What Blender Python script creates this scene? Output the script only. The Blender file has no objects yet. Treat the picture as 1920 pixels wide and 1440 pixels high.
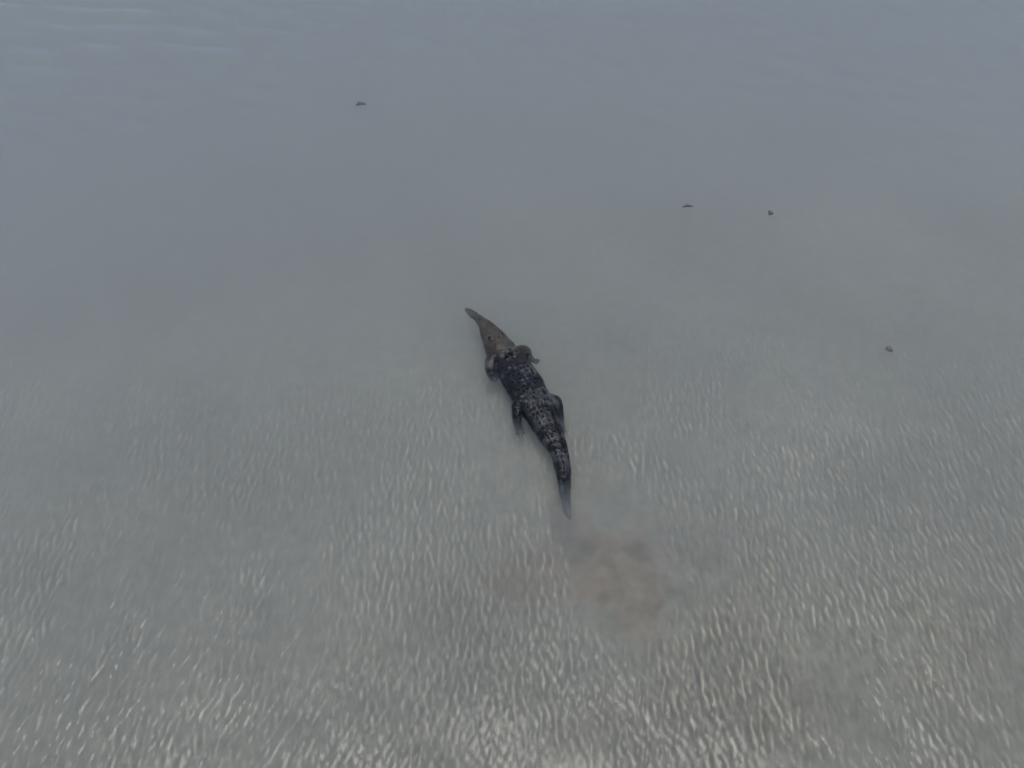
import bpy, bmesh, math, random
import numpy as np
from mathutils import Vector, Matrix
from mathutils.bvhtree import BVHTree

random.seed(7)
scene = bpy.context.scene
col = scene.collection

# ------------------------------------------------------------------ camera
CAM = Vector((0.0, -8.1, 9.7))
cam_d = bpy.data.cameras.new('camera')
cam = bpy.data.objects.new('camera', cam_d)
col.objects.link(cam)
cam.location = CAM
cam.rotation_euler = (math.atan2(8.1, 9.7), 0, 0)      # looks at the origin, about 50 degrees down
cam_d.sensor_width = 36.0
FPX = 1663.0                                            # focal length in photograph pixels (1920 wide)
cam_d.lens = 36.0 * FPX / 1920.0
cam_d.clip_start = 0.1
cam_d.clip_end = 6000
scene.camera = cam

# ------------------------------------------------------------------ sky and sun
SUN_ELEV = 88.0
world = bpy.data.worlds.new('World')
scene.world = world
world.use_nodes = True
wn = world.node_tree
sky = wn.nodes.new('ShaderNodeTexSky')
sky.sky_type = 'NISHITA'
sky.sun_disc = False
sky.sun_elevation = math.radians(SUN_ELEV)
sky.sun_rotation = math.radians(0)
sky.air_density = 1.0
sky.dust_density = 0.4
sky.ozone_density = 2.5
wn.links.new(sky.outputs['Color'], wn.nodes['Background'].inputs['Color'])
wn.nodes['Background'].inputs['Strength'].default_value = 0.07

sun_d = bpy.data.lights.new('sun', 'SUN')
sun_d.energy = 1.5
sun_d.angle = math.radians(28)
sun_d.color = (1.0, 0.96, 0.9)
sun = bpy.data.objects.new('sun', sun_d)
col.objects.link(sun)
sun.rotation_euler = (-math.radians(90 - SUN_ELEV), 0, 0)   # ahead of the camera, high
sun.location = (0, 20, 40)

scene.view_settings.view_transform = 'Standard'
scene.view_settings.look = 'None'
scene.view_settings.exposure = 0.52
scene.view_settings.gamma = 1
scene.cycles.volume_bounces = 2
scene.cycles.max_bounces = 4
scene.cycles.diffuse_bounces = 2
scene.cycles.glossy_bounces = 2
scene.cycles.use_adaptive_sampling = True
scene.cycles.adaptive_threshold = 0.04
scene.cycles.adaptive_min_samples = 12
scene.cycles.transparent_max_bounces = 12
scene.cycles.use_denoising = True

# ------------------------------------------------------------------ helpers
A = math.atan2(9.7, 8.1)                                # camera depression
F_ = Vector((0, math.cos(A), -math.sin(A)))
U_ = Vector((0, math.sin(A), math.cos(A)))

def at(px, py, z=0.0):
    """point of the photograph -> place on the level z"""
    d = F_ + Vector((1, 0, 0)) * ((px - 960) / FPX) - U_ * ((py - 720) / FPX)
    t = (z - CAM.z) / d.z
    return CAM + d * t

def atnp(px, py):
    p = at(px, py)
    return np.array([p.x, p.y])

def tag(o, label=None, cat=None, group=None, kind=None):
    if label: o['label'] = label
    if cat: o['category'] = cat
    if group: o['group'] = group
    if kind: o['kind'] = kind
    return o

def link_mesh(name, verts, faces, material, parent=None, smooth=True):
    me = bpy.data.meshes.new(name)
    me.from_pydata([tuple(v) for v in verts], [], faces)
    me.update()
    if smooth:
        me.polygons.foreach_set('use_smooth', [True] * len(me.polygons))
    me.materials.append(material)
    o = bpy.data.objects.new(name, me)
    col.objects.link(o)
    o.parent = parent
    return o

_rng = np.random.default_rng(11)
_LAT = _rng.random((256, 256))

def vnoise(x, y):
    """smooth value noise, 0..1"""
    xi = np.floor(x).astype(int); yi = np.floor(y).astype(int)
    fx = x - xi; fy = y - yi
    fx = fx * fx * fx * (fx * (fx * 6 - 15) + 10); fy = fy * fy * fy * (fy * (fy * 6 - 15) + 10)
    g = lambda a, b: _LAT[a % 256, b % 256]
    return ((g(xi, yi) * (1 - fx) + g(xi + 1, yi) * fx) * (1 - fy)
            + (g(xi, yi + 1) * (1 - fx) + g(xi + 1, yi + 1) * fx) * fy)

def fbm(x, y, n=4):
    s = 0; a = 1; t = 0
    for i in range(n):
        s = s + a * vnoise(x * 2 ** i + 17.3 * i, y * 2 ** i + 5.1 * i); t += a; a *= 0.5
    return s / t

def smooth(a, b, x):
    t = np.clip((x - a) / (b - a), 0, 1)
    return t * t * (3 - 2 * t)

def axis(lo, hi, step, far, grow=1.35):
    """even steps between lo and hi, then ever wider ones out to far"""
    mid = list(np.arange(lo, hi + step / 2, step))
    out = []; s = step; v = mid[-1]
    while v < far:
        s *= grow; v += s; out.append(v)
    pre = []; s = step; v = mid[0]
    while v > -far:
        s *= grow; v -= s; pre.append(v)
    return np.array(pre[::-1] + mid + out)

def sheet(name, xs, ys, Z, material, bottom=None):
    """grid mesh from numpy heights; with bottom it becomes a closed body"""
    nx, ny = len(xs), len(ys)
    X, Y = np.meshgrid(xs, ys)
    co = np.stack([X, Y, Z], -1).reshape(-1, 3)
    i = np.arange((ny - 1) * (nx - 1))
    r = i // (nx - 1); c = i % (nx - 1)
    a = r * nx + c
    quads = np.stack([a, a + 1, a + nx + 1, a + nx], 1)
    extra = []
    if bottom is not None:
        n = len(co)
        loop = list(range(nx)) + [nx * k + nx - 1 for k in range(1, ny)] \
            + [nx * (ny - 1) + k for k in range(nx - 2, -1, -1)] + [nx * k for k in range(ny - 2, 0, -1)]
        low = co[loop].copy(); low[:, 2] = bottom
        co = np.concatenate([co, low])
        m = len(loop)
        for k in range(m):
            k2 = (k + 1) % m
            extra.append((loop[k2], loop[k], n + k, n + k2))
        extra.append(tuple(n + k for k in range(m - 1, -1, -1)))
    me = bpy.data.meshes.new(name)
    lv = [quads.reshape(-1)] + [np.array(e) for e in extra]
    counts = np.concatenate([np.full(len(quads), 4), np.array([len(e) for e in extra], int)])
    lv = np.concatenate(lv).astype(np.int32)
    me.vertices.add(len(co)); me.vertices.foreach_set('co', co.astype(np.float32).reshape(-1))
    me.loops.add(len(lv)); me.loops.foreach_set('vertex_index', lv)
    me.polygons.add(len(counts))
    st = np.concatenate([[0], np.cumsum(counts)[:-1]]).astype(np.int32)
    me.polygons.foreach_set('loop_start', st)
    me.update(calc_edges=True)
    sm = np.zeros(len(counts), bool); sm[:len(quads)] = True
    me.polygons.foreach_set('use_smooth', sm)
    me.validate()
    me.materials.append(material)
    o = bpy.data.objects.new(name, me)
    col.objects.link(o)
    return o

# ------------------------------------------------------------------ materials
def new_mat(name):
    m = bpy.data.materials.new(name); m.use_nodes = True
    return m, m.node_tree.nodes, m.node_tree.links

def ramp(nodes, stops):
    r = nodes.new('ShaderNodeValToRGB')
    e = r.color_ramp.elements
    e[0].position, e[0].color = stops[0][0], (*stops[0][1], 1)
    e[1].position, e[1].color = stops[-1][0], (*stops[-1][1], 1)
    for p, c in stops[1:-1]:
        k = e.new(p); k.color = (*c, 1)
    return r

def mat_sand():
    m, n, l = new_mat('sand_bed')
    b = n['Principled BSDF']; b.inputs['Roughness'].default_value = 0.9
    tc = n.new('ShaderNodeTexCoord')
    big = n.new('ShaderNodeTexNoise'); big.inputs['Scale'].default_value = 0.35; big.inputs['Detail'].default_value = 6
    fine = n.new('ShaderNodeTexNoise'); fine.inputs['Scale'].default_value = 7; fine.inputs['Detail'].default_value = 8
    l.new(tc.outputs['Object'], big.inputs['Vector']); l.new(tc.outputs['Object'], fine.inputs['Vector'])
    r = ramp(n, [(0.3, (0.21, 0.195, 0.152)), (0.5, (0.275, 0.255, 0.20)), (0.7, (0.33, 0.31, 0.245))])
    l.new(big.outputs['Fac'], r.inputs['Fac'])
    r2 = ramp(n, [(0.3, (0.55, 0.55, 0.52)), (0.7, (1.1, 1.08, 1.05))])
    l.new(fine.outputs['Fac'], r2.inputs['Fac'])
    mx = n.new('ShaderNodeMix'); mx.data_type = 'RGBA'; mx.blend_type = 'MULTIPLY'; mx.inputs['Factor'].default_value = 0.8
    l.new(r.outputs['Color'], mx.inputs['A']); l.new(r2.outputs['Color'], mx.inputs['B'])
    cr = n.new('ShaderNodeAttribute'); cr.attribute_name = 'crest_glint'
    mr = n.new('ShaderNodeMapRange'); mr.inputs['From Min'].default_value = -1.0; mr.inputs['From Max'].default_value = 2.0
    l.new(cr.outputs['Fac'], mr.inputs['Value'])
    r3 = ramp(n, [(0.0, (0.60, 0.61, 0.59)), (0.34, (0.90, 0.90, 0.88)), (1.0, (1.85, 1.85, 1.78))])  # glints and dim gaps of the surface wavelets, painted into the sand colour
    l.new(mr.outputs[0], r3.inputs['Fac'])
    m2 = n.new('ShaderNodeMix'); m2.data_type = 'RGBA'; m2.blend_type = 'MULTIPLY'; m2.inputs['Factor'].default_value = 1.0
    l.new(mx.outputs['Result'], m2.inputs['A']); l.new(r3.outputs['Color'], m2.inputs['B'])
    mu = n.new('ShaderNodeAttribute'); mu.attribute_name = 'mud'
    rm = ramp(n, [(0.0, (1, 1, 1)), (0.45, (0.96, 0.82, 0.75)), (1.0, (0.55, 0.49, 0.46))])
    mh = n.new('ShaderNodeMath'); mh.operation = 'MULTIPLY'; mh.inputs[1].default_value = 0.55
    l.new(mu.outputs['Fac'], mh.inputs[0]); l.new(mh.outputs[0], rm.inputs['Fac'])
    m3 = n.new('ShaderNodeMix'); m3.data_type = 'RGBA'; m3.blend_type = 'MULTIPLY'; m3.inputs['Factor'].default_value = 1.0
    l.new(m2.outputs['Result'], m3.inputs['A']); l.new(rm.outputs['Color'], m3.inputs['B'])
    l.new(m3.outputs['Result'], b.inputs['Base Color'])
    bp = n.new('ShaderNodeBump'); bp.inputs['Strength'].default_value = 0.5; bp.inputs['Distance'].default_value = 0.01
    l.new(fine.outputs['Fac'], bp.inputs['Height']); l.new(bp.outputs['Normal'], b.inputs['Normal'])
    return m

def mat_water():
    m, n, l = new_mat('turbid_water')
    n.remove(n['Principled BSDF'])
    out = n['Material Output']
    tr = n.new('ShaderNodeBsdfTransparent')
    gl = n.new('ShaderNodeBsdfGlossy'); gl.inputs['Roughness'].default_value = 0.22
    lw = n.new('ShaderNodeLayerWeight'); lw.inputs['Blend'].default_value = 0.5
    pw = n.new('ShaderNodeMath'); pw.operation = 'POWER'; pw.inputs[1].default_value = 5
    l.new(lw.outputs['Facing'], pw.inputs[0])
    ma = n.new('ShaderNodeMath'); ma.operation = 'MULTIPLY_ADD'; ma.inputs[1].default_value = 0.98; ma.inputs[2].default_value = 0.02
    l.new(pw.outputs[0], ma.inputs[0])
    mx = n.new('ShaderNodeMixShader')
    l.new(ma.outputs[0], mx.inputs['Fac']); l.new(tr.outputs[0], mx.inputs[1]); l.new(gl.outputs[0], mx.inputs[2])
    l.new(mx.outputs[0], out.inputs['Surface'])
    # micro ripples too small for the mesh
    tc = n.new('ShaderNodeTexCoord')
    mp = n.new('ShaderNodeMapping'); mp.inputs['Scale'].default_value = (1, 0.45, 1)
    no = n.new('ShaderNodeTexNoise'); no.inputs['Scale'].default_value = 26; no.inputs['Detail'].default_value = 2
    l.new(tc.outputs['Object'], mp.inputs['Vector']); l.new(mp.outputs[0], no.inputs['Vector'])
    bp = n.new('ShaderNodeBump'); bp.inputs['Strength'].default_value = 0.25; bp.inputs['Distance'].default_value = 0.004
    l.new(no.outputs['Fac'], bp.inputs['Height']); l.new(bp.outputs['Normal'], gl.inputs['Normal'])
    pv = n.new('ShaderNodeVolumeScatter')
    pv.inputs['Color'].default_value = (0.905, 0.925, 0.86, 1)
    pv.inputs['Density'].default_value = 1.5
    pv.inputs['Anisotropy'].default_value = 0.2
    ab = n.new('ShaderNodeVolumeAbsorption')
    ab.inputs['Color'].default_value = (0.46, 0.58, 0.50, 1)
    ab.inputs['Density'].default_value = 0.35
    ad = n.new('ShaderNodeAddShader')
    l.new(pv.outputs[0], ad.inputs[0]); l.new(ab.outputs[0], ad.inputs[1])
    l.new(ad.outputs[0], out.inputs['Volume'])
    m.cycles.homogeneous_volume = True
    return m

def mat_skin():
    m, n, l = new_mat('crocodile_skin')
    b = n['Principled BSDF']; b.inputs['Roughness'].default_value = 0.4; b.inputs['Specular IOR Level'].default_value = 0.25
    tc = n.new('ShaderNodeTexCoord')
    no = n.new('ShaderNodeTexNoise'); no.inputs['Scale'].default_value = 4.2; no.inputs['Detail'].default_value = 2.5
    vo = n.new('ShaderNodeTexVoronoi'); vo.inputs['Scale'].default_value = 34
    l.new(tc.outputs['Object'], no.inputs['Vector']); l.new(tc.outputs['Object'], vo.inputs['Vector'])
    r = ramp(n, [(0.38, (0.006, 0.007, 0.009)), (0.54, (0.014, 0.015, 0.018)), (0.70, (0.075, 0.073, 0.075))])
    l.new(no.outputs['Fac'], r.inputs['Fac'])
    # the head is a browner tone than the trunk
    sx = n.new('ShaderNodeSeparateXYZ'); l.new(tc.outputs['Object'], sx.inputs[0])
    mr = n.new('ShaderNodeMapRange'); mr.inputs['From Min'].default_value = 0.34; mr.inputs['From Max'].default_value = 0.85
    l.new(sx.outputs['Y'], mr.inputs['Value'])
    br = n.new('ShaderNodeMix'); br.data_type = 'RGBA'
    l.new(mr.outputs[0], br.inputs['Factor']); l.new(r.outputs['Color'], br.inputs['A'])
    r3 = ramp(n, [(0.3, (0.024, 0.020, 0.016)), (0.7, (0.105, 0.088, 0.068))])
    l.new(no.outputs['Fac'], r3.inputs['Fac']); l.new(r3.outputs['Color'], br.inputs['B'])
    bd = n.new('ShaderNodeAttribute'); bd.attribute_name = 'band'
    bm_ = n.new('ShaderNodeMix'); bm_.data_type = 'RGBA'; bm_.inputs['B'].default_value = (0.075, 0.073, 0.078, 1)
    l.new(bd.outputs['Fac'], bm_.inputs['Factor']); l.new(br.outputs['Result'], bm_.inputs['A'])
    l.new(bm_.outputs['Result'], b.inputs['Base Color'])
    bp = n.new('ShaderNodeBump'); bp.inputs['Strength'].default_value = 0.7; bp.inputs['Distance'].default_value = 0.008
    l.new(vo.outputs['Distance'], bp.inputs['Height']); l.new(bp.outputs['Normal'], b.inputs['Normal'])
    return m

def mat_plain(name, c, rough=0.5, vary=0.35, scale=20):
    m, n, l = new_mat(name)
    b = n['Principled BSDF']; b.inputs['Roughness'].default_value = rough
    tc = n.new('ShaderNodeTexCoord')
    no = n.new('ShaderNodeTexNoise'); no.inputs['Scale'].default_value = scale; no.inputs['Detail'].default_value = 5
    l.new(tc.outputs['Object'], no.inputs['Vector'])
    r = ramp(n, [(0.3, tuple(v * (1 - vary) for v in c)), (0.7, tuple(v * (1 + vary) for v in c))])
    l.new(no.outputs['Fac'], r.inputs['Fac']); l.new(r.outputs['Color'], b.inputs['Base Color'])
    return m

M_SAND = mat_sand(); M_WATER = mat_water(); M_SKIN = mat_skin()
M_SCUTE = mat_plain('dark_horn', (0.015, 0.015, 0.018), 0.5)
M_SCUTE_PALE = mat_plain('pale_horn', (0.085, 0.082, 0.085), 0.4)
M_EYE = mat_plain('dark_eye', (0.02, 0.016, 0.008), 0.15)
M_BARK = mat_plain('wet_bark', (0.13, 0.125, 0.12), 0.6)

# ------------------------------------------------------------------ the crocodile's line in plan
SP = [  # photo x, y, half width m, top z, bottom z
    (873, 573, 0.024, -0.050, -0.080),
    (880, 579, 0.056, -0.034, -0.09),
    (894, 590, 0.068, -0.024, -0.10),
    (905, 600, 0.094, -0.006, -0.12),
    (913, 610, 0.124, 0.016, -0.14),
    (919, 620, 0.156, 0.036, -0.16),
    (926, 630, 0.182, 0.052, -0.18),
    (932, 641, 0.202, 0.060, -0.20),
    (941, 654, 0.206, 0.058, -0.20),
    (951, 668, 0.212, 0.062, -0.21),
    (961, 683, 0.245, 0.088, -0.22),
    (972, 702, 0.272, 0.120, -0.23),
    (984, 722, 0.274, 0.135, -0.23),
    (996, 743, 0.264, 0.130, -0.22),
    (1011, 767, 0.246, 0.118, -0.21),
    (1024, 794, 0.206, 0.095, -0.19),
    (1037, 820, 0.168, 0.075, -0.18),
    (1048, 842, 0.130, 0.058, -0.18),
    (1053, 862, 0.116, 0.044, -0.19),
    (1057, 880, 0.105, 0.036, -0.19),
    (1058, 895, 0.092, 0.018, -0.20),
    (1060, 909, 0.080, -0.075, -0.25),
    (1064, 924, 0.060, -0.20, -0.32),
    (1068, 938, 0.040, -0.29, -0.37),
    (1074, 950, 0.014, -0.35, -0.39),
]
spine = np.array([atnp(p[0], p[1]) for p in SP])
spw = np.array([p[2] for p in SP])

def dense(n=240):
    """Catmull-Rom through the stations"""
    P = np.column_stack([spine, np.array([[p[2], p[3], p[4]] for p in SP])])
    P = np.vstack([2 * P[0] - P[1], P, 2 * P[-1] - P[-2]])
    out = []
    k = len(SP) - 1
    for u in np.linspace(0, k - 1e-6, n):
        i = int(u); t = u - i
        a, b, c, d = P[i], P[i + 1], P[i + 2], P[i + 3]
        out.append(0.5 * (2 * b + (c - a) * t + (2 * a - 5 * b + 4 * c - d) * t * t + (3 * b - a - 3 * c + d) * t ** 3))
    return np.array(out)
DS = dense()

def croc_distance(X, Y):
    """distance from the crocodile's flank, and the place along it (0 snout, 1 tail)"""
    best = np.full(X.shape, 1e9); par = np.zeros(X.shape)
    D = DS[::4]
    for i, (x, y, w, zt, zb) in enumerate(D):
        d = np.hypot(X - x, Y - y) - w
        m = d < best
        best = np.where(m, d, best); par = np.where(m, i / (len(D) - 1), par)
    return best, par

# ------------------------------------------------------------------ sea bed
def bed_height(X, Y):
    rng = np.random.default_rng(21)
    z = -0.44 + 0.05 * (fbm(X * 0.25 + 3, Y * 0.25 + 9) - 0.5) * 2
    z = z - 0.042 * np.clip(Y, -6, 16) - 0.05 * np.clip(Y - 4, 0, 12)     # deeper away from the shore
    z = z - 0.045 * np.clip(-X - 1, 0, 12) * smooth(-2, 9, Y) - 0.012 * np.clip(-X, -12, 12)
    for px, py, r, h in ((1165, 1085, 0.95, 0.10), (1420, 1230, 1.6, 0.09), (1720, 1180, 1.5, 0.08)):
        c = at(px, py)
        q = np.hypot(X - c.x, (Y - c.y)) + 0.7 * (fbm(X * 1.3, Y * 1.3) - 0.5)
        z = z + h * (1 - smooth(0.25 * r, r, q))
    # short crested bed ripples standing in for surface glints, smoothed out in patches
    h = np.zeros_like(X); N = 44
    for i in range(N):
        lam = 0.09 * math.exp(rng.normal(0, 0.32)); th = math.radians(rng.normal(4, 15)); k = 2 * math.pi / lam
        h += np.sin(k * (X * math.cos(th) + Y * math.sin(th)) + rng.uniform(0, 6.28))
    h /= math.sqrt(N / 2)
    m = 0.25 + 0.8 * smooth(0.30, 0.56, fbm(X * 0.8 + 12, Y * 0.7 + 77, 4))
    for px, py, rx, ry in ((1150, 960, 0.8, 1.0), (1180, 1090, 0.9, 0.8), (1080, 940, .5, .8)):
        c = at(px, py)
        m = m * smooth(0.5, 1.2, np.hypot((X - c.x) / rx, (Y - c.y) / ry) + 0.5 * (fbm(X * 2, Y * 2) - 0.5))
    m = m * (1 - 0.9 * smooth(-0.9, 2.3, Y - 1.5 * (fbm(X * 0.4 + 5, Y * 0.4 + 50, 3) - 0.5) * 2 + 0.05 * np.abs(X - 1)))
    crest_glint = np.clip(1.35 * (np.exp(0.5 * h) - 1.13) * m, -1.4, 3.2)
    z = z + 0.009 * crest_glint + 0.03 * (fbm(X * 2.2, Y * 2.2) - 0.5)
    # bed churned to brown mud by the animal, with scoured darker rims
    wob = 1.0 * (fbm(X * 2.0 + 31, Y * 2.0 + 4, 5) - 0.5) * 2
    mud = np.zeros_like(X)
    for px, py, rx, ry in ((1165, 1070, 1.0, 0.75), (1085, 970, 0.35, 0.6), (1010, 1065, 0.5, 0.4)):
        c = at(px, py)
        q = np.hypot((X - c.x) / rx, (Y - c.y) / ry) + wob
        mud = np.maximum(mud, 1 - smooth(0.55, 1.05, q))
    mud = mud * (0.55 + 0.9 * np.clip(fbm(X * 3 + 8, Y * 3 + 2, 4) - 0.1, 0, 1))
    for px, py, r in ((1205, 1012, 0.16), (1252, 1092, 0.12), (1235, 1060, 0.12), (1110, 885, 0.14), (1130, 905, 0.1), (1066, 955, 0.25), (1090, 1010, 0.2)):
        c = at(px, py)
        q = np.hypot((X - c.x) / r, (Y - c.y) / (r * 1.2)) + 1.2 * wob
        mud = mud + 0.75 * (1 - smooth(0.1, 1.1, q))
    mud = mud + 0.15 * smooth(0.56, 0.7, fbm(X * 0.7 + 90, Y * 0.9 + 14, 4)) * (0.4 + fbm(X * 4, Y * 4 + 60, 3))   # thin weed and litter
    z = z - 0.02 * np.minimum(mud, 1)
    return np.minimum(z, -0.12), crest_glint, mud

def rows(lo, mid, hi, s1, s2, far):
    ys = np.concatenate([np.arange(lo, mid, s1), np.arange(mid, hi, s2)])
    s = s2; v = ys[-1]; up = []
    while v < far: s *= 1.5; v += s; up.append(v)
    s = s2; v = ys[0]; dn = []
    while v > -far: s *= 1.5; v -= s; dn.append(v)
    return np.array(dn[::-1] + list(ys) + up)

xs = axis(-12.6, 12.6, 0.018, 1500, 1.5); ys = rows(-6.2, 3.0, 15, 0.042, 0.1, 1500)
X, Y = np.meshgrid(xs, ys)
Zb, CR, MU = bed_height(X, Y)
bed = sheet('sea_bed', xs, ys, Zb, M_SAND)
at_ = bed.data.attributes.new('crest_glint', 'FLOAT', 'POINT')
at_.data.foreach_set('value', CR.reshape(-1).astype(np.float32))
at_ = bed.data.attributes.new('mud', 'FLOAT', 'POINT')
at_.data.foreach_set('value', MU.reshape(-1).astype(np.float32))
tag(bed, 'pale sandy sea bed under the shallow water', 'sea bed', kind='structure')

# ------------------------------------------------------------------ water
def wave_height(X, Y):
    rng = np.random.default_rng(5)
    # wind ripples: short crests running away from the camera
    h = np.zeros_like(X)
    N = 70
    for i in range(N):
        lam = 0.082 * math.exp(rng.normal(0, 0.33))
        th = math.radians(rng.normal(6, 28))
        k = 2 * math.pi / lam
        a = rng.uniform(0.5, 1.5) / k
        h += a * np.sin(k * (X * math.cos(th) + Y * math.sin(th)) + rng.uniform(0, 6.28))
    h *= 0.215 / math.sqrt(N / 2)
    # where the wind touches the water
    n1 = fbm(X * 0.33 + 60, Y * 0.28 + 31, 3)
    edge = -0.2 + 1.9 * (n1 - 0.5) * 2 - 0.05 * np.abs(X + 1)
    m = 1 - smooth(-1.6, 1.6, Y - edge - 0.4)
    m = 0.22 + 0.78 * m
    gust = smooth(0.32, 0.6, fbm(X * 0.9 + 7, Y * 0.7 + 2, 3))
    m = m * (0.55 + 0.6 * gust)
    for px, py, rx, ry, s in ((1150, 950, 0.75, 1.0, 0.9), (1170, 1100, 0.75, 0.7, 0.75), (1330, 1200, 1.0, 0.5, 0.7), (1050, 1000, .5, .4, .5)):
        c = at(px, py)
        q = np.hypot((X - c.x) / rx, (Y - c.y) / ry) + 0.6 * (fbm(X * 2, Y * 2 + 8) - 0.5)
        m = m * (1 - s * (1 - smooth(0.55, 1.15, q)))
    z = h * m
    # a little slow swell everywhere
    for i in range(14):
        lam = rng.uniform(0.5, 1.6); th = math.radians(rng.normal(60, 35)); k = 2 * math.pi / lam
        z += 0.010 / k * np.sin(k * (X * math.cos(th) + Y * math.sin(th)) + rng.uniform(0, 6.28))
    # longer wavelets in the open water, far left
    far = 0.25 * smooth(2, 6, Y) + smooth(5.0, 10, Y - 0.4 * X - 3.0)
    for i in range(10):
        lam = rng.uniform(0.35, 0.9); th = math.radians(rng.normal(75, 14)); k = 2 * math.pi / lam
        z += far * 0.04 / k * np.sin(k * (X * math.cos(th) + Y * math.sin(th)) + rng.uniform(0, 6.28))
    # ripples off the swimming animal
    near = (np.abs(X) < 4) & (np.abs(Y) < 4)
    d = np.full(X.shape, 9.0); p = np.zeros(X.shape)
    d[near], p[near] = croc_distance(X[near], Y[near])
    amp = 0.0055 * np.exp(-np.clip(d, 0, 9) / 0.28) * smooth(0.0, 0.06, d + 0.02) * (0.5 + vnoise(X * 2.5, Y * 2.5))
    z += amp * np.sin(2 * np.pi * d / 0.14)
    return z

xs = axis(-12.6, 12.6, 0.018, 1200, 1.5); ys = rows(-6.2, 2.6, 15, 0.034, 0.07, 1200)
X, Y = np.meshgrid(xs, ys)
Zw = wave_height(X, Y)
fade = (1 - smooth(12.6, 16, np.abs(X))) * (1 - smooth(15, 20, Y)) * smooth(-9, -6.2, Y)
water = sheet('water', xs, ys, Zw * fade, M_WATER, bottom=-4.0)
tag(water, 'shallow grey green rippled water filling the view', 'water', kind='structure')

# ------------------------------------------------------------------ crocodile
def frames():
    P = DS
    T = np.gradient(P[:, :2], axis=0); T /= np.linalg.norm(T, axis=1)[:, None]
    L = np.column_stack([-T[:, 1], T[:, 0]])       # animal faces against T: its own sides do not matter here
    return P, T, L
P_, T_, L_ = frames()

def loft(rings, bm):
    """rings: lists of points with equal count -> closed skin"""
    vs = [[bm.verts.new(q) for q in r] for r in rings]
    n = len(vs[0])
    for a, b in zip(vs[:-1], vs[1:]):
        for k in range(n):
            bm.faces.new((a[k], a[(k + 1) % n], b[(k + 1) % n], b[k]))
    bm.faces.new(vs[0][::-1]); bm.faces.new(vs[-1])

def tube(bm, pts, radii, n=12, flat=1.0):
    pts = [Vector(p) for p in pts]
    # subdivide with Catmull-Rom so that limbs bend softly
    Q = [2 * pts[0] - pts[1]] + pts + [2 * pts[-1] - pts[-2]]
    cp, cr = [], []
    for i in range(len(pts) - 1):
        for j in range(5):
            t = j / 5
            a, b, c, d = Q[i], Q[i + 1], Q[i + 2], Q[i + 3]
            cp.append(0.5 * (2 * b + (c - a) * t + (2 * a - 5 * b + 4 * c - d) * t * t + (3 * b - a - 3 * c + d) * t ** 3))
            cr.append(radii[i] * (1 - t) + radii[i + 1] * t)
    cp.append(pts[-1]); cr.append(radii[-1])
    rings = []
    for i, p in enumerate(cp):
        t = (cp[min(i + 1, len(cp) - 1)] - cp[max(i - 1, 0)]).normalized()
        s = t.cross(Vector((0, 0, 1)))
        s = s.normalized() if s.length > 1e-3 else Vector((1, 0, 0))
        u = s.cross(t)
        rings.append([p + s * cr[i] * math.cos(6.2832 * k / n) + u * cr[i] * flat * math.sin(6.2832 * k / n) for k in range(n)])
    loft(rings, bm)

def ball(bm, c, rx, ry, rz, yaw=0.0):
    mat = Matrix.Translation(c) @ Matrix.Rotation(yaw, 4, 'Z') @ Matrix.Diagonal((rx, ry, rz, 1))
    bmesh.ops.create_uvsphere(bm, u_segments=16, v_segments=10, radius=1, matrix=mat)

def station(px, py):
    q = atnp(px, py)
    return int(np.argmin(np.hypot(P_[:, 0] - q[0], P_[:, 1] - q[1])))

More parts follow.
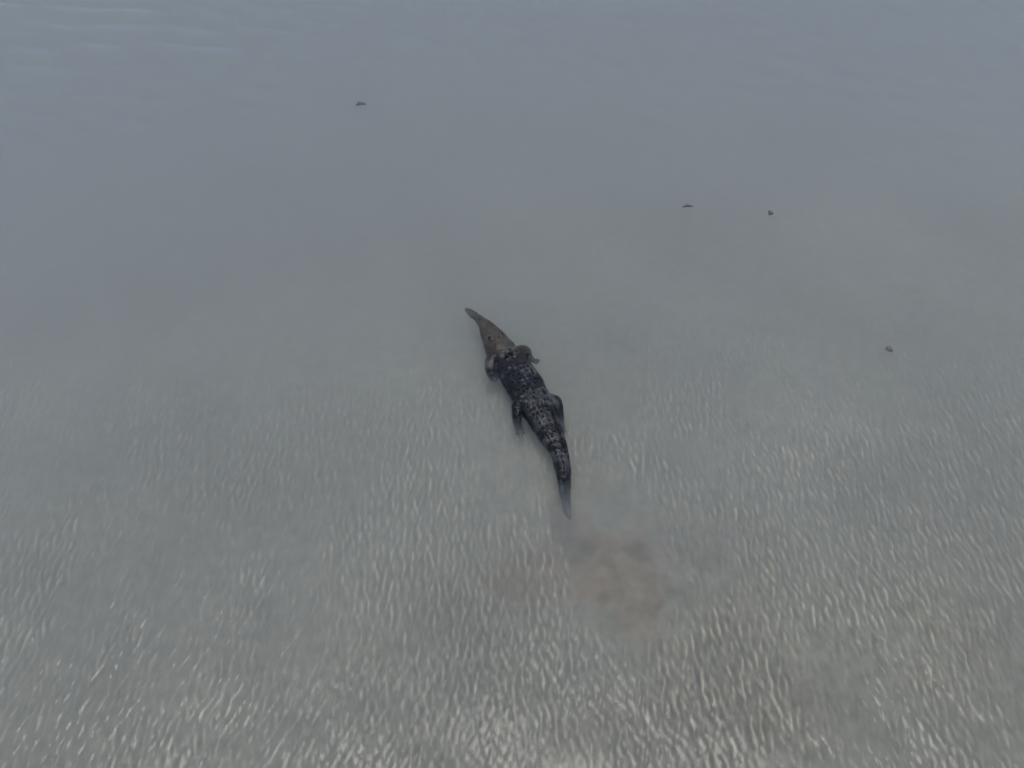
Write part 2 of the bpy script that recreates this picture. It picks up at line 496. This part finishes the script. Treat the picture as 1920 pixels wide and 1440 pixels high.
def build_body():
    bm = bmesh.new()
    rings = []
    N = 28
    for i in range(len(P_)):
        x, y, w, zt, zb = P_[i]
        w = max(w, 0.008); h = (zt - zb); zc = zb + 0.62 * h
        ring = []
        for k in range(N):
            a = 2 * math.pi * k / N
            ca, sa = math.cos(a), math.sin(a)
            e = 0.72
            cx = math.copysign(abs(ca) ** e, ca); sz = math.copysign(abs(sa) ** 1.0, sa)
            zz = zc + sz * (zt - zc if sz > 0 else zc - zb)
            ring.append((x + L_[i, 0] * w * cx, y + L_[i, 1] * w * cx, zz))
        rings.append(ring)
    loft(rings, bm)
    head_yaw = math.atan2(T_[40, 1], T_[40, 0])
    # eye ridges, nostril bump, jaw muscles, skull table
    i = station(922, 641)
    for s in (-1, 1):
        c = Vector((P_[i, 0] + L_[i, 0] * 0.072 * s, P_[i, 1] + L_[i, 1] * 0.072 * s, 0.062))
        ball(bm, c, 0.062, 0.036, 0.042, math.atan2(T_[i, 1], T_[i, 0]))
    j = station(878, 580)
    ball(bm, Vector((P_[j, 0], P_[j, 1], -0.05)), 0.05, 0.045, 0.025, math.atan2(T_[j, 1], T_[j, 0]))
    j = station(931, 653)
    ball(bm, Vector((P_[j, 0], P_[j, 1], 0.045)), 0.12, 0.11, 0.035, math.atan2(T_[j, 1], T_[j, 0]))
    for s in (-1, 1):
        ball(bm, Vector((P_[j, 0] + L_[j, 0] * 0.16 * s, P_[j, 1] + L_[j, 1] * 0.16 * s, -0.07)), 0.14, 0.07, 0.10, math.atan2(T_[j, 1], T_[j, 0]))

    def toes(foot, direction, n, length, r):
        base = math.atan2(direction[1], direction[0])
        for k in range(n):
            a = base + math.radians((k - (n - 1) / 2) * 22)
            ln = length * (1.0 - 0.12 * abs(k - (n - 1) / 2))
            d = Vector((math.cos(a), math.sin(a), 0))
            f = Vector(foot)
            tube(bm, [f, f + d * ln * 0.55 + Vector((0, 0, 0.01)), f + d * ln + Vector((0, 0, -0.02))], [r, r * 0.75, r * 0.3], 8)

    def leg(px_list, zs, rs, ntoe, tl, tr):
        pts = [at(px, py, z) for (px, py), z in zip(px_list, zs)]
        tube(bm, pts, rs, 12)
        f = pts[-1]; d = f - pts[-2]
        ball(bm, f, rs[-1] * 1.3, rs[-1] * 1.25, rs[-1] * 0.6, math.atan2(d.y, d.x))
        toes(f, (d.x, d.y), ntoe, tl, tr)
    # fore limbs
    leg([(959, 674), (972, 664), (984, 660), (992, 670), (1001, 676)], [0.0, -0.01, -0.03, -0.085, -0.12], [0.15, 0.125, 0.095, 0.06, 0.036], 5, 0.13, 0.016)
    leg([(950, 676), (934, 671), (923, 676), (920, 692), (925, 706)], [-0.01, -0.01, -0.02, -0.05, -0.10], [0.14, 0.12, 0.105, 0.085, 0.06], 5, 0.12, 0.018)
    # hind limbs
    leg([(1006, 762), (987, 756), (972, 760), (970, 787), (973, 804)], [0.0, 0.01, -0.005, -0.08, -0.15], [0.14, 0.115, 0.092, 0.068, 0.05], 4, 0.17, 0.02)
    leg([(1010, 764), (1030, 752), (1043, 757), (1049, 782), (1052, 802)], [0.0, 0.01, 0.0, -0.07, -0.14], [0.14, 0.115, 0.09, 0.066, 0.05], 4, 0.17, 0.02)
    bmesh.ops.recalc_face_normals(bm, faces=bm.faces)
    me = bpy.data.meshes.new('body')
    bm.to_mesh(me); bm.free()
    tmp = bpy.data.objects.new('body', me); col.objects.link(tmp)
    rm = tmp.modifiers.new('union', 'REMESH'); rm.mode = 'VOXEL'; rm.voxel_size = 0.011
    sm = tmp.modifiers.new('soft', 'SMOOTH'); sm.factor = 0.5; sm.iterations = 3
    dg = bpy.context.evaluated_depsgraph_get()
    me2 = bpy.data.meshes.new_from_object(tmp.evaluated_get(dg))
    bpy.data.objects.remove(tmp); bpy.data.meshes.remove(me)
    # lumpy hide
    n = len(me2.vertices)
    co = np.empty(n * 3, np.float32); me2.vertices.foreach_get('co', co); co = co.reshape(-1, 3)
    nr = np.empty(n * 3, np.float32); me2.vertices.foreach_get('normal', nr); nr = nr.reshape(-1, 3)
    b = (fbm(co[:, 0] * 12, co[:, 1] * 12 + co[:, 2] * 9, 3) - 0.5) * 0.016
    co = co + nr * b[:, None]
    me2.vertices.foreach_set('co', co.reshape(-1).astype(np.float32)); me2.update()
    me2.polygons.foreach_set('use_smooth', [True] * len(me2.polygons))
    # pale cross bands along the tail
    arc = np.concatenate([[0], np.cumsum(np.hypot(*np.diff(P_[:, :2], axis=0).T))])
    near = np.array([np.argmin((P_[:, 0] - c[0]) ** 2 + (P_[:, 1] - c[1]) ** 2) for c in co])
    av = arc[near]; hip = arc[station(1024, 794)]
    band = smooth(0.15, 0.75, np.sin(2 * np.pi * (av - hip) / 0.25)) * smooth(hip - 0.05, hip + 0.15, av) * (0.2 + 0.8 * fbm(co[:, 0] * 14, co[:, 1] * 14, 2)) * (1 - smooth(hip + 0.55, hip + 0.75, av))
    at2 = me2.attributes.new('band', 'FLOAT', 'POINT'); at2.data.foreach_set('value', np.clip(band, 0, 1).astype(np.float32))
    me2.materials.clear(); me2.materials.append(M_SKIN)
    me2.name = 'body'
    return me2

croc = bpy.data.objects.new('crocodile', None)
col.objects.link(croc)
i0 = station(985, 727)
ORG = Vector((P_[i0, 0], P_[i0, 1], 0.0))
croc.location = ORG
tag(croc, 'large dark crocodile swimming at the surface of the shallow water', 'crocodile')
bme = build_body()
bme.transform(Matrix.Translation(-ORG))
body = bpy.data.objects.new('body', bme); col.objects.link(body); body.parent = croc
bvh = BVHTree.FromPolygons([v.co.copy() for v in bme.vertices], [tuple(p.vertices) for p in bme.polygons])

def scute_mesh(name, material, tall=1.0):
    """keeled horny plate, unit size: long axis x, ridge along x"""
    rim = [(math.cos(a) * 0.5, math.sin(a) * 0.5, -0.25) for a in [2 * math.pi * k / 8 for k in range(8)]]
    mid = [(x * 0.78, y * 0.74, 0.22) for x, y, z in rim]
    top = [(-0.30, 0, 0.45 * tall), (0.36, 0, 1.0 * tall)]
    v = rim + mid + top
    f = [(k, (k + 1) % 8, 8 + (k + 1) % 8, 8 + k) for k in range(8)]
    # mid ring index 8..15 ; 8 = +x, 12 = -x
    f += [(8, 9, 17), (15, 8, 17), (9, 10, 17), (14, 15, 17), (10, 16, 17), (16, 14, 17), (10, 11, 16), (13, 14, 16), (11, 12, 16), (12, 13, 16)]
    me = bpy.data.meshes.new(name)
    me.from_pydata(v, [], f); me.update()
    me.materials.append(material)
    return me

SC_D = scute_mesh('scute', M_SCUTE); SC_P = scute_mesh('scute', M_SCUTE_PALE)
SC_T = scute_mesh('tail_crest_scute', M_SCUTE, 1.0)

def put_scute(i, side, me, name, sl, sw, sh, sink=0.0):
    x = P_[i, 0] + L_[i, 0] * side - ORG.x; y = P_[i, 1] + L_[i, 1] * side - ORG.y
    hit, nor, _, _ = bvh.ray_cast(Vector((x, y, 2)), Vector((0, 0, -1)))
    if hit is None: return
    t = Vector((T_[i, 0], T_[i, 1], 0)); t = (t - nor * t.dot(nor)).normalized()
    s = nor.cross(t)
    m = Matrix(((t.x, s.x, nor.x, 0), (t.y, s.y, nor.y, 0), (t.z, s.z, nor.z, 0), (0, 0, 0, 1)))
    o = bpy.data.objects.new(name, me); col.objects.link(o); o.parent = croc
    k = random.uniform(0.9, 1.12)
    o.matrix_local = Matrix.Translation(hit - nor * sink) @ m @ Matrix.Rotation(random.uniform(-.12, .12), 4, 'Z') @ Matrix.Diagonal((sl * k, sw * k, sh * random.uniform(.8, 1.2), 1))

arc = np.concatenate([[0], np.cumsum(np.hypot(*np.diff(P_[:, :2], axis=0).T))])
def at_arc(s): return int(np.clip(np.searchsorted(arc, s), 0, len(arc) - 1))
a_neck = arc[station(945, 673)]; a_sh = arc[station(957, 690)]; a_hip = arc[station(1018, 782)]; a_t2 = arc[station(1042, 845)]; a_end = arc[station(1064, 925)]
# plates on the back of the neck
for ds, sides in ((0.03, (-0.05, 0.05)), (0.10, (-0.11, -0.04, 0.04, 0.11)), (0.17, (-0.05, 0.05))):
    for sd in sides: put_scute(at_arc(a_neck + ds - 0.08), sd, SC_P if random.random() < .35 else SC_D, 'neck_scute', 0.075, 0.066, 0.024)
# rows across the trunk
s = a_sh + 0.06
while s < a_hip:
    i = at_arc(s); w = P_[i, 2]
    cnt = 6 if w > 0.2 else 4
    for c in range(cnt):
        sd = (c - (cnt - 1) / 2) * w * 1.42 / cnt
        if random.random() < 0.1: continue
        pale = vnoise(np.array([s * 7.0]), np.array([sd * 16.0 + 40]))[0] + random.uniform(-.12, .12)
        put_scute(at_arc(s + random.uniform(-.014, .014)), sd + random.uniform(-.01, .01), SC_P if pale > 0.66 else SC_D, 'back_scute', 0.074 * random.uniform(.85, 1.2), w * 1.25 / cnt * random.uniform(.8, 1.1), 0.03)
    s += 0.082
# tail: paired crests that meet in one, with plates between and beside
while s < a_end:
    i = at_arc(s); w = P_[i, 2]
    if s < a_t2 + 0.12:
        for sd in (-0.50, 0.50): put_scute(i, w * sd, SC_T, 'tail_crest_scute', 0.085, 0.028, 0.055)
        if w > 0.1:
            for sd in (-0.14, 0.14): put_scute(i, w * sd, SC_P if random.random() < .4 else SC_D, 'tail_scute', 0.07, w * 0.3, 0.018)
    else:
        put_scute(i, 0.0, SC_T, 'tail_crest_scute', 0.085, 0.022, 0.075)
    s += 0.086
# eyes
i = station(921, 639)
for sd in (-1, 1):
    bm = bmesh.new(); bmesh.ops.create_uvsphere(bm, u_segments=14, v_segments=9, radius=0.026)
    me = bpy.data.meshes.new('eye'); bm.to_mesh(me); bm.free(); me.materials.append(M_EYE)
    o = bpy.data.objects.new('eye', me); col.objects.link(o); o.parent = croc
    o.location = Vector((P_[i, 0] + L_[i, 0] * 0.094 * sd, P_[i, 1] + L_[i, 1] * 0.094 * sd, 0.078)) - ORG

# ------------------------------------------------------------------ small flotsam
def chip(px, py, length, width, yaw, label, seed, z=0.0):
    rng = random.Random(seed)
    n, rings = 10, 9
    bm = bmesh.new()
    R = []
    for k in range(rings):
        u = k / (rings - 1)
        prof = math.sin(math.pi * (0.06 + 0.88 * u)) ** 0.6 * (0.75 + 0.5 * rng.random())
        bend = 0.18 * length * math.sin(u * 2.4)
        R.append([((u - 0.5) * length, bend + math.cos(6.2832 * j / n) * width * 0.5 * prof * rng.uniform(.85, 1.15),
                   math.sin(6.2832 * j / n) * width * 0.32 * prof + 0.012 * math.sin(u * 5)) for j in range(n)])
    loft(R, bm)
    bmesh.ops.recalc_face_normals(bm, faces=bm.faces)
    me = bpy.data.meshes.new('driftwood_chip'); bm.to_mesh(me); bm.free()
    me.polygons.foreach_set('use_smooth', [True] * len(me.polygons))
    me.materials.append(M_BARK)
    o = bpy.data.objects.new('driftwood_chip', me); col.objects.link(o)
    o.location = at(px, py, z); o.rotation_euler = (0, 0, yaw)
    tag(o, label, 'debris', 'bits of debris on the water')
    return o
chip(1290, 388, 0.2, 0.055, 0.1, 'thin dark sliver of debris afloat ahead of the crocodile, upper right', 1)
chip(1446, 400, 0.1, 0.085, 0.6, 'stubby dark lump of debris afloat, right of the thin sliver', 2)
chip(1667, 656, 0.12, 0.09, -0.5, 'faint dark bit of debris nearest the right edge, level with the crocodile head', 3, -0.075)
chip(677, 196, 0.2, 0.08, 0.2, 'small dark bit of debris farthest away in the bluish water', 4, -0.045)
